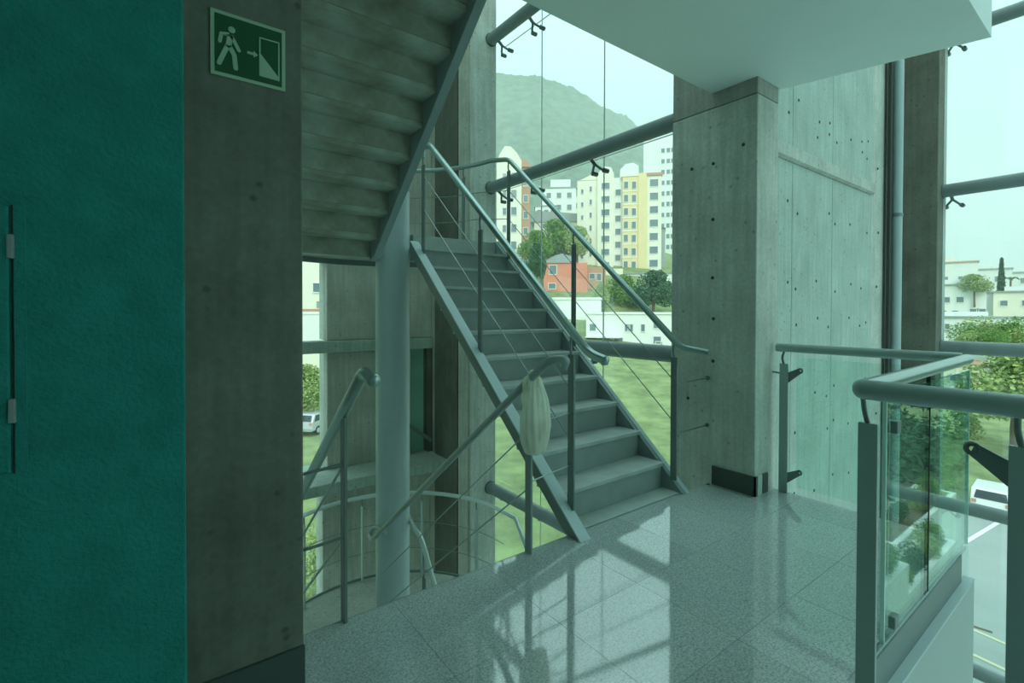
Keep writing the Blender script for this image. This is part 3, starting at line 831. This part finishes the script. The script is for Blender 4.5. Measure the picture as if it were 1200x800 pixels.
# yellow apartment block
b = building('apartment_block', 'yellow and cream apartment block of seven storeys with an orange stair strip', 724, 312, 118)
u = W(1, 118); y0 = 312
def yy(y): return (y0-y)*u
def xx(x): return (x-724)*u
boxes('left_wing', M['cream'], b, (xx(676), xx(700), 1, 12, -8, yy(208)))
MB().prism([(xx(676), yy(209)), (xx(700), yy(209)), (xx(700), yy(199)), (xx(690), yy(203))], 'Y', 1, 12).build('left_gable', M['cream'], b)
boxes('gabled_bay', M['cream'], b, (xx(700), xx(719), 0, 12, -8, yy(203)))
MB().prism([(xx(700), yy(203)), (xx(719), yy(203)), (xx(716), yy(196)), (xx(708), yy(194))], 'Y', 0, 12).build('gable', M['cream'], b)
boxes('recess', M['white'], b, (xx(719), xx(729), 2, 12, -8, yy(206)))
boxes('middle_bay', M['yellow'], b, (xx(729), xx(747), .6, 12, -8, yy(205)))
boxes('orange_strip', M['yellow'], b, (xx(747), xx(757), .3, 12, -8, yy(204)))
boxes('right_wing', M['cream'], b, (xx(757), xx(773), .6, 12, -8, yy(205)))
boxes('eave', M['terra'], b, (xx(756), xx(774), .2, 12, yy(207.5), yy(204.5)))
boxes('parapet', M['cream'], b, (xx(727), xx(748), .4, 12, yy(207), yy(204.8)))
for k in range(7):
    yb = 221+15.5*k
    far_window(b, xx(709.5), yy(yb), 9*u, 7*u, 0)
    far_window(b, xx(724), yy(yb+6), 6*u, 7*u, 2)
    far_window(b, xx(733), yy(yb), 4.5*u, 8*u, .6); far_window(b, xx(742), yy(yb+.5), 4.5*u, 8*u, .6)
    far_window(b, xx(764.5), yy(yb-1), 9*u, 8*u, .6)
    far_window(b, xx(692), yy(yb+1), 2.4*u, 6*u, 1); far_window(b, xx(682), yy(yb+3), 2.4*u, 5*u, 1)
    boxes('floor_band', M['cream'], b, (xx(729), xx(746.8), .5, .62, yy(yb+3.6), yy(yb+2)))
b = building('rooftop_house', 'white rounded rooftop room seen above the yellow block', 736, 210, 150)
u = W(1, 150)
MB().prism([(-11*u, -12), (12*u, -12), (12*u, 15*u), (6*u, 19*u), (-3*u, 18*u), (-9*u, 12*u)], 'Y', 0, 8).build('wall', M['white'], b)
b = building('tower_block', 'tall pale white tower block behind the yellow block, cut by the pillar', 772, 310, 185)
u = W(1, 185)
boxes('wall', M['white'], b, (-18*u, -2*u, 0, 12, -10, 146*u)); boxes('side_wall', M['white'], b, (-2*u, 22*u, 2, 14, -10, 150*u))
for k in range(11):
    for i in (4, 10, 15): far_window(b, i*u, (6+12.6*k)*u, 3.6*u, 5*u, 2)
b = building('dark_block', 'narrow dark teal block at the right end of the yellow block', 775, 314, 125)
u = W(1, 125); boxes('wall', M['greyroof'], b, (-3*u, 4*u, 0, 6, -6, 46*u)); boxes('roof', M['leaf_dark'], b, (-3.4*u, 4.4*u, -.3, 6.2, 46*u, 47*u))

# orange house
b = building('orange_house', 'salmon orange house with a rounded roof behind the stair handrail', 664, 348, 100, cat='house')
u = W(1, 100)
boxes('wall', M['orange'], b, (-27*u, 24*u, 0, 9, -5, 40*u), bevel=.04)
MB().prism([(-28*u, 40*u), (12*u, 40*u), (6*u, 47*u), (-6*u, 51*u), (-18*u, 47*u)], 'Y', -.3, 9).build('roof', M['greyroof'], b)
far_window(b, -16*u, 27*u, 8*u, 10*u); far_window(b, -17*u, 10*u, 8*u, 6*u)
boxes('side_block', M['terra'], b, (24*u, 46*u, 2, 9, -5, 36*u)); far_window(b, 30*u, 22*u, 6*u, 6*u, 2.0); far_window(b, 38*u, 20*u, 5*u, 8*u, 2.0)
b = building('terrace_row', 'row of pale terraces below the yellow block', 735, 345, 111, cat='house')
u = W(1, 111)
boxes('wall', M['white'], b, (-45*u, 55*u, 0, 4, -5, 24*u)); boxes('wall', M['cream'], b, (-30*u, -5*u, -1, 4, -5, 30*u))
boxes('roof', M['greyroof'], b, (-46*u, 56*u, -.4, 4, 24*u, 25*u))
for i in (-38, -20, -12, 4, 14): far_window(b, i*u, 12*u, 6*u, 8*u, -1.0 if -30 < i < -5 else 0)

# white houses by the field
for (pc_, yb, d, x0, x1, hh, lab, ws) in (
    (745, 412, 77, -58, 60, 44, 'long white flat-roofed house by the field', ((-50, 24, 7), (-10, 24, 5), (-6, 24, 5), (24, 10, 8), (8, 24, 4), (24, 28, 8), (26, 4, 7), (-36, 8, 12), (-20, 8, 10))),
    (668, 395, 86, -40, 36, 44, 'low white house left of the long flat-roofed house', ((-20, 8, 10), (8, 6, 6), (20, 6, 6)))):
    b = building('white_house', lab, pc_, yb, d, cat='house')
    u = W(1, d)
    boxes('wall', M['white'], b, (x0*u, x1*u, 0, 5, -3, hh*u), bevel=.04)
    boxes('parapet', M['white'], b, (x0*u-.2, x1*u+.2, -.25, 5, hh*u, (hh+2.5)*u))
    boxes('balcony', M['frame_far'], b, (x0*u, (x0+40)*u, -1.4, 0, 16*u, 17.2*u))
    for i in range(6): boxes('baluster', M['frame_far'], b, ((x0+2+i*7)*u-.04, (x0+2+i*7)*u+.04, -1.35, -1.27, 17.2*u, 22*u))
    for x, z, w_ in ws: far_window(b, x*u, z*u, w_*u, 8*u)

# left gap: cream house, white garden wall
b = building('cream_house', 'cream house seen through the gap beside the dark pillar', 372, 368, 60, cat='house')
u = W(1, 60); boxes('wall', M['cream'], b, (-60*u, 40*u, 0, 9, -7, 75*u)); far_window(b, 0, 26*u, 9*u, 10*u); far_window(b, -24*u, 26*u, 9*u, 10*u)
boxes('string_course', M['terra'], b, (-60*u, 40*u, -.2, .02, 3*u, 6*u)); boxes('garage', M['greyroof'], b, (-1*u, 10*u, -.15, .02, 8*u, 15*u))
b = building('garden_wall', 'white garden wall in front of the cream house', 372, 436, 52, cat='wall')
u = W(1, 52); boxes('wall', M['white'], b, (-60*u, 40*u, 0, .4, -3, 68*u)); boxes('coping', M['white'], b, (-60*u, 40*u, -.1, .5, 68*u, 71*u))
boxes('plinth', M['cream'], b, (-60*u, 40*u, -.06, 0, -3, 22*u))

# right window: town
spec = [(1122, 378, 95, 48, 44, 'white two-storey house with small windows left in the tall window', ((-10, 24, 6), (2, 24, 6), (-12, 8, 4), (-2, 8, 5), (14, 10, 7), (20, 10, 7))),
        (1160, 377, 100, 44, 34, 'white house behind the yellow-green tree', ((-10, 18, 5), (6, 6, 5), (16, 18, 4))),
        (1196, 372, 92, 46, 30, 'cream house to the right of the cypress', ((-14, 14, 6), (4, 14, 6), (14, 4, 5))),
        (1150, 396, 72, 110, 24, 'long low white wall house above the shrubs', ((-8, 12, 6), (10, 8, 4), (-30, 10, 4), (30, 8, 5))),
        (1118, 342, 150, 40, 34, 'distant pale house with an ochre roof on the skyline', ((-8, 12, 5), (6, 12, 5))),
        (1160, 340, 160, 36, 24, 'distant white house left of the cypress on the skyline', ((-8, 10, 4), (6, 10, 4))),
        (1190, 338, 170, 36, 18, 'distant grey house right of the cypress on the skyline', ((-6, 6, 4), (6, 6, 4)))]
for (pc_, yb, d, w_, hh, lab, ws) in spec:
    b = building('town_house', lab, pc_, yb, d, cat='house')
    u = W(1, d)
    boxes('wall', M['cream' if 'cream' in lab else 'white'], b, (-w_/2*u, w_/2*u, 0, 5, -8, hh*u), bevel=.04)
    boxes('roof', M['terra' if 'ochre' in lab else 'greyroof'], b, (-w_/2*u-.3, w_/2*u+.3, -.4, 5, hh*u, (hh+1.6)*u))
    boxes('roof_room', M['white'], b, (-w_*.3*u, w_*.05*u, 1, 4, hh*u, (hh+7)*u))
    for x, z, wd in ws: far_window(b, x*u, z*u, wd*u, 6*u)
b = building('arched_house', 'low house with an arched opening among the shrubs', 1178, 402, 66, cat='house')
u = W(1, 66); boxes('wall', M['white'], b, (-14*u, 16*u, 0, 5, -3, 22*u))
MB().tube([(9*u*math.cos(t), -.1, 4*u+11*u*math.sin(t)) for t in [math.pi*k/14 for k in range(15)]], .16, 8).build('arch', M['cream'], b)
MB().prism([(8*u*math.cos(t), 4*u+10*u*math.sin(t)) for t in [math.pi*k/14 for k in range(15)]], 'Y', -.06, .02).build('opening', M['pane_far'], b)
b = building('pink_house', 'low pinkish house behind the pale bus roof', 1118, 452, 58, cat='house')
u = W(1, 58); boxes('wall', M['cream'], b, (-40*u, 26*u, 0, 6, -2, 24*u)); boxes('roof', M['terra'], b, (-42*u, 28*u, -.4, 6.4, 24*u, 27*u))
far_window(b, 2*u, 6*u, 11*u, 8*u); far_window(b, -18*u, 6*u, 11*u, 8*u); boxes('door', M['terra'], b, (16*u, 21*u, -.1, 0, 0, 14*u))
bus = building('bus', 'long white vehicle parked behind the corner rail', 1112, 474, 50, cat='bus')
u = W(1, 50)
boxes('body', M['carwhite'], bus, (-40*u, 34*u, 0, 2.2, .4, 22*u), bevel=.15)
for i in range(8): boxes('window', M['carglass'], bus, ((-37+i*8)*u, (-31+i*8)*u, -.03, .01, 10*u, 17*u))
boxes('windscreen', M['carglass'], bus, (33.6*u, 34.4*u, .2, 2.0, 9*u, 18*u))
for i in (-28, 22): MB().tube([(i*u, -.03, .42), (i*u, .25, .42)], .42, 16).build('wheel', M['tyre'], bus)

# ---- trees and shrubs
def leaf_cloud(blobs, n, size, mat_, name='crown'):
    m = MB(); n, size = int(n*3.2), size*.5
    for k in range(n):
        c, r = random.choice(blobs)
        v = Vector((random.gauss(0, 1), random.gauss(0, 1), random.gauss(0, 1))).normalized()*(random.random()**.4)
        p = Vector(c)+Vector((v.x*r[0], v.y*r[1], v.z*r[2]))
        a = Vector((random.uniform(-1, 1), random.uniform(-1, 1), random.uniform(-.6, .6))).normalized()
        q = a.cross(Vector((random.uniform(-1, 1), random.uniform(-1, 1), random.uniform(-1, 1)))).normalized()
        s_ = size*random.uniform(.6, 1.3)
        m.add([p-a*s_, p-q*s_*.6, p+a*s_, p+q*s_*.6], [(0, 1, 2, 3)])
    return m.mesh(name, mat_)
B = [((0, 0, .62), (.42, .42, .34)), ((-.25, .1, .5), (.3, .3, .24)), ((.27, -.1, .52), (.28, .3, .24)), ((.05, .05, .82), (.25, .25, .16))]
crown = {k: leaf_cloud(B, 1500, .05, M[k]) for k in ('leaf', 'leaf_light', 'leaf_dark')}
shrub = {k: leaf_cloud([((0, 0, .45), (.5, .5, .45)), ((.3, .1, .4), (.3, .3, .3))], 900, .06, M[k], 'foliage') for k in ('leaf', 'leaf_light', 'leaf_dark')}
trunk_me = MB().tube([(0, 0, -.25), (.01, 0, .2), (0, .01, .55)], [.035, .028, .015], 8)
trunk_me.tube([(0, 0, .3), (.15, .05, .55)], [.016, .008], 6); trunk_me.tube([(0, 0, .34), (-.14, .03, .56)], [.016, .008], 6)
trunk_me = trunk_me.mesh('trunk', M['bark'])
def tree(label, px_, ytop, ybase, d, kind, wide=1.0, name='tree', cat='tree', group=None):
    c = at(px_, ybase, d); hh = W(ybase-ytop, d)
    o = tag(empty(name, c, random.uniform(0, 6)), label, cat, group)
    if name == 'tree':
        inst('crown', crown[kind], o, sc=(hh*wide, hh*wide, hh)); inst('trunk', trunk_me, o, sc=(hh, hh, hh))
    else:
        inst('foliage', shrub[kind], o, sc=(hh*wide, hh*wide, hh))
    return o
tree('round dark green tree beside the pillar, above the white house', 765, 314, 378, 88, 'leaf_dark', .85)
tree('lighter bushy tree left of the round dark tree', 726, 320, 380, 94, 'leaf', .85)
tree('pale tree in front of the terraces', 703, 330, 376, 89, 'leaf_light', .6)
tree('green tree on the slope above the orange house', 655, 255, 314, 115, 'leaf', .9)
tree('olive tree on the slope between orange house and cream tower', 627, 268, 318, 101, 'leaf', .8)
tree('tree on the slope directly left of the yellow block', 676, 264, 314, 109, 'leaf_light', .8)
tree('slim dark tree rising behind the stair handrail', 628, 282, 345, 70, 'leaf_dark', .35)
tree('yellow-green tree on the terrace of the white town house', 1142, 320, 352, 93, 'leaf_light', 1.1)
tree('large light green tree outside the tall window, right of the bus', 1188, 402, 525, 34, 'leaf_light', .95)
tree('green tree behind the joint of the corner glass', 1122, 478, 565, 38, 'leaf_light', .7)
tree('green tree behind the left pillar gap', 362, 425, 505, 40, 'leaf_light', .9)
SH = ['shrub directly under the white two-storey town house', 'pale shrub right of the one under the two-storey house', 'pale shrub in front of the arched opening', 'shrub at the right edge of the shrub row, beside the arched house', 'low pale shrub at the front of the row, left of the big light green tree', 'low shrub in the front row, below the long low house', 'pale shrub at the far right end of the front row']
for i, (px_, yt, yb, d, k) in enumerate(((1128, 374, 404, 62, 'leaf'), (1150, 366, 404, 62, 'leaf_light'), (1172, 374, 406, 60, 'leaf_light'), (1192, 366, 404, 58, 'leaf'), (1140, 384, 408, 55, 'leaf_light'), (1165, 382, 410, 54, 'leaf'), (1205, 376, 408, 56, 'leaf_light'))):
    tree(SH[i], px_, yt, yb, d, k, 1.1, 'shrub', 'shrub', 'shrubs below the town houses')
tree('dark shrub beside the parked car in the left gap', 378, 462, 502, 44, 'leaf_dark', .8, 'shrub', 'shrub')
tree('light shrub at the foot of the lower landing', 362, 600, 700, 16, 'leaf_light', .7, 'shrub', 'shrub')
cy = tag(empty('cypress', at(1173, 356, 98)), 'slim dark cypress on the skyline in the tall window', 'tree')
u = W(1, 98)
inst('crown', leaf_cloud([((0, 0, 8*u+k*4.6*u), ((4.6-.42*k)*u, (4.6-.42*k)*u, 5*u)) for k in range(10)], 1400, .5, M['leaf_dark']), cy)
MB().tube([(0, 0, -2), (0, 0, 8*u)], .2, 8).build('trunk', M['bark'], cy)
for (px_, yb, d, hh, lab) in ((1184, 352, 99, 34, 'small palm right of the cypress'),):
    o = tag(empty('palm', at(px_, yb, d)), lab, 'tree'); u = W(1, d)
    MB().tube([(0, 0, -1), (.1, 0, hh*.7*u)], .15, 8).build('trunk', M['bark'], o)
    for k in range(8):
        a = k*math.pi/4; q = Vector((math.cos(a), math.sin(a), 0)); z = hh*.7*u
        MB().add([(.1, 0, z), q*1.0+Vector((-q.y*.25, q.x*.25, z+.6)), q*1.9+Vector((0, 0, z-.1)), q*1.0+Vector((q.y*.25, -q.x*.25, z+.6))], [(0, 1, 2, 3)]).build('frond', M['leaf_dark'], o)

# ---- street on the right: asphalt, painted lines, kerb, car
RZ = -8.12
road = struct(empty('road'))
def gp(px_, py_, z=RZ):
    d = fwd + rgt*((px_-600.0)/FPX) + upv*((PPY-py_)/FPX)
    return EYE + d*((z-EYE.z)/d.z)
road_m = MB().prism([(9, 9), (9, -30), (60, -30), (35.5, 2.0), (31.5, 5.2), (30.5, 6.2), (24, 9)], 'Z', -8.3, RZ)
road_m.build('carriageway', M['road'], road)
def stripe(p, q, w, m, name):
    a, b_ = gp(*p), gp(*q)
    MB().bar(a+Vector((0, 0, .01)), b_+Vector((0, 0, .01)), w, .012, (b_-a).cross(Vector((0, 0, 1)))).build(name, M[m], road)
stripe((1130, 636), (1170, 612), .16, 'line_w', 'white_line')
stripe((1136, 736), (1200, 764), .12, 'line_y', 'yellow_line'); stripe((1136, 765), (1210, 800), .12, 'line_y', 'yellow_line')
stripe((1138, 733), (1163, 741), .10, 'bark', 'road_joint')

def car(name, label, px_, py_, yaw, paint):
    p = gp(px_, py_)
    o = tag(empty(name, p, yaw), label, 'car')
    prof = [(-2.1, .35), (2.05, .35), (2.1, .75), (1.95, .92), (1.05, 1.02), (.55, 1.55), (-1.75, 1.6), (-2.05, 1.0)]
    MB().prism(prof, 'Y', -.85, .85).build('body', paint, o, .07)
    for s_ in (-1, 1):
        MB().prism([(.9, 1.05), (.5, 1.48), (-.35, 1.5), (-.35, 1.05)], 'Y', s_*.853-.01, s_*.853+.01).build('side_window', M['carglass'], o)
        MB().prism([(-.45, 1.05), (-.45, 1.5), (-1.65, 1.52), (-1.8, 1.05)][::-1], 'Y', s_*.853-.01, s_*.853+.01).build('side_window', M['carglass'], o)
        for x in (-1.35, 1.35):
            MB().tube([(x, s_*.68, .33), (x, s_*.88, .33)], .33, 18).build('wheel', M['tyre'], o)
            MB().tube([(x, s_*.87, .33), (x, s_*.89, .33)], .19, 14).build('hub', M['steel_light'], o)
        boxes('lamp', M['terra'], o, (-2.1, -2.0, s_*.7-.1, s_*.7+.1, .8, 1.0))
    MB().hexa([(-2.02, -.7, 1.08), (-2.02, .7, 1.08), (-2.06, .7, 1.08), (-2.06, -.7, 1.08), (-1.80, -.62, 1.5), (-1.80, .62, 1.5), (-1.86, .62, 1.5), (-1.86, -.62, 1.5)]).build('rear_window', M['carglass'], o)
    MB().hexa([(1.04, -.72, 1.06), (1.08, -.72, 1.06), (1.08, .72, 1.06), (1.04, .72, 1.06), (.58, -.65, 1.5), (.62, -.65, 1.5), (.62, .65, 1.5), (.58, .65, 1.5)]).build('windscreen', M['carglass'], o)
    boxes('bumper', M['greyroof'], o, (-2.16, -2.02, -.8, .8, .36, .55)); boxes('bumper', M['greyroof'], o, (2.02, 2.16, -.8, .8, .36, .55))
    return o
car('car', 'white estate car parked on the street below the tall window', 1165, 597, R(4), M['carwhite'])
M['carpaint2'] = mat('silver_car_paint', (.5, .52, .55), rough=.3, coat=.5)
car_o = bpy.data.objects['car']; car_o.scale = (.8, .8, .8)
car('car', 'silver car parked by the dark shrub in the left gap', 374, 503, R(40), M['carpaint2'])

# white planters and louvre placed out of view to mirror in the corner glass
def planter(label, x0, x1, y0, y1, z0, z1):
    o = tag(empty('planter', ((x0+x1)/2, (y0+y1)/2, z0)), label, 'planter', None)
    w, d_, hh = (x1-x0)/2, (y1-y0)/2, z1-z0
    boxes('wall', M['white'], o, (-w, w, -d_, -d_+.12, 0, hh), (-w, w, d_-.12, d_, 0, hh), (-w, -w+.12, -d_+.12, d_-.12, 0, hh), (w-.12, w, -d_+.12, d_-.12, 0, hh))
    boxes('soil', M['bark'], o, (-w+.12, w-.12, -d_+.12, d_-.12, 0, hh-.15))
    k = 0
    for i in range(4):
        inst('plant', shrub[('leaf', 'leaf_dark', 'leaf_light')[i % 3]], o, (-w+.5+(2*w-1)*i/3, random.uniform(-.1, .1), hh-.2), sc=(.7, .6, .8))
    return o
planter('upper white planter mirrored in the corner glass', 13.6, 19, -3.2, -2.25, -6.2, -4.0)
planter('middle white planter mirrored in the corner glass', 11.3, 15, -2.1, -1.5, -5.6, -4.0)
planter('lower white planter mirrored in the corner glass, nearest the slab edge', 9.1, 10.4, -1.95, -1.25, -4.8, -3.0)
lv = tag(empty('louvre_screen', (11.6, -3.4, -6.4)), 'slatted grey louvre screen mirrored left in the corner glass', 'screen')
boxes('frame', M['steel_light'], lv, (-.05, .05, -.9, -.82, 0, 3.2), (-.05, .05, .82, .9, 0, 3.2))
sl = MB().hexa([(-.05, -.82, 0), (.05, -.82, .06), (.05, .82, .06), (-.05, .82, 0), (-.05, -.82, .02), (.05, -.82, .08), (.05, .82, .08), (-.05, .82, .02)]).mesh('slat', M['steel_light'])
for k in range(20): inst('slat', sl, lv, (0, 0, .1+.15*k))

# ------------------------------------------------------------------ hazy air over the town
hz = bpy.data.materials.new('haze'); hz.use_nodes = True
hn = hz.node_tree; hn.nodes.clear()
vo = hn.nodes.new('ShaderNodeOutputMaterial'); vs_ = hn.nodes.new('ShaderNodeVolumeScatter')
vs_.inputs['Color'].default_value = (.92, 1, .99, 1); vs_.inputs['Density'].default_value = .0013
hn.links.new(vs_.outputs[0], vo.inputs['Volume'])
air = MB().box(-700, 1100, 62, 900, -40, 230).build('haze', hz)
air.rotation_euler = (0, 0, -YAW)
tag(air, kind='stuff')

for i, (x, y, lab) in enumerate(((38, -4, 'unseen dark tree mirrored in the corner glass, nearest the slab'), (43, -10, 'unseen dark tree mirrored in the middle of the corner glass'), (34, -15, 'unseen dark tree mirrored beside the near post'))):  # dark trees added out of view to darken the corner glass reflection
    o = tag(empty('tree', (x, y, -8.2), i), lab, 'tree')
    inst('crown', crown['leaf_dark'], o, sc=(8, 8, 9)); inst('trunk', trunk_me, o, sc=(9, 9, 9))
for i, (x, y, lab) in enumerate(((34, -6.5, 'unseen dark shrub mirrored in the right part of the corner glass'), (37, -10, 'unseen dark shrub mirrored left of the glass joint'))):  # shrubs added out of view, they fill the glass reflection with dark masses
    o = tag(empty('shrub', (x, y, -8.3), i), lab, 'shrub')
    inst('foliage', shrub['leaf_dark'], o, sc=(6, 6, 4.5))
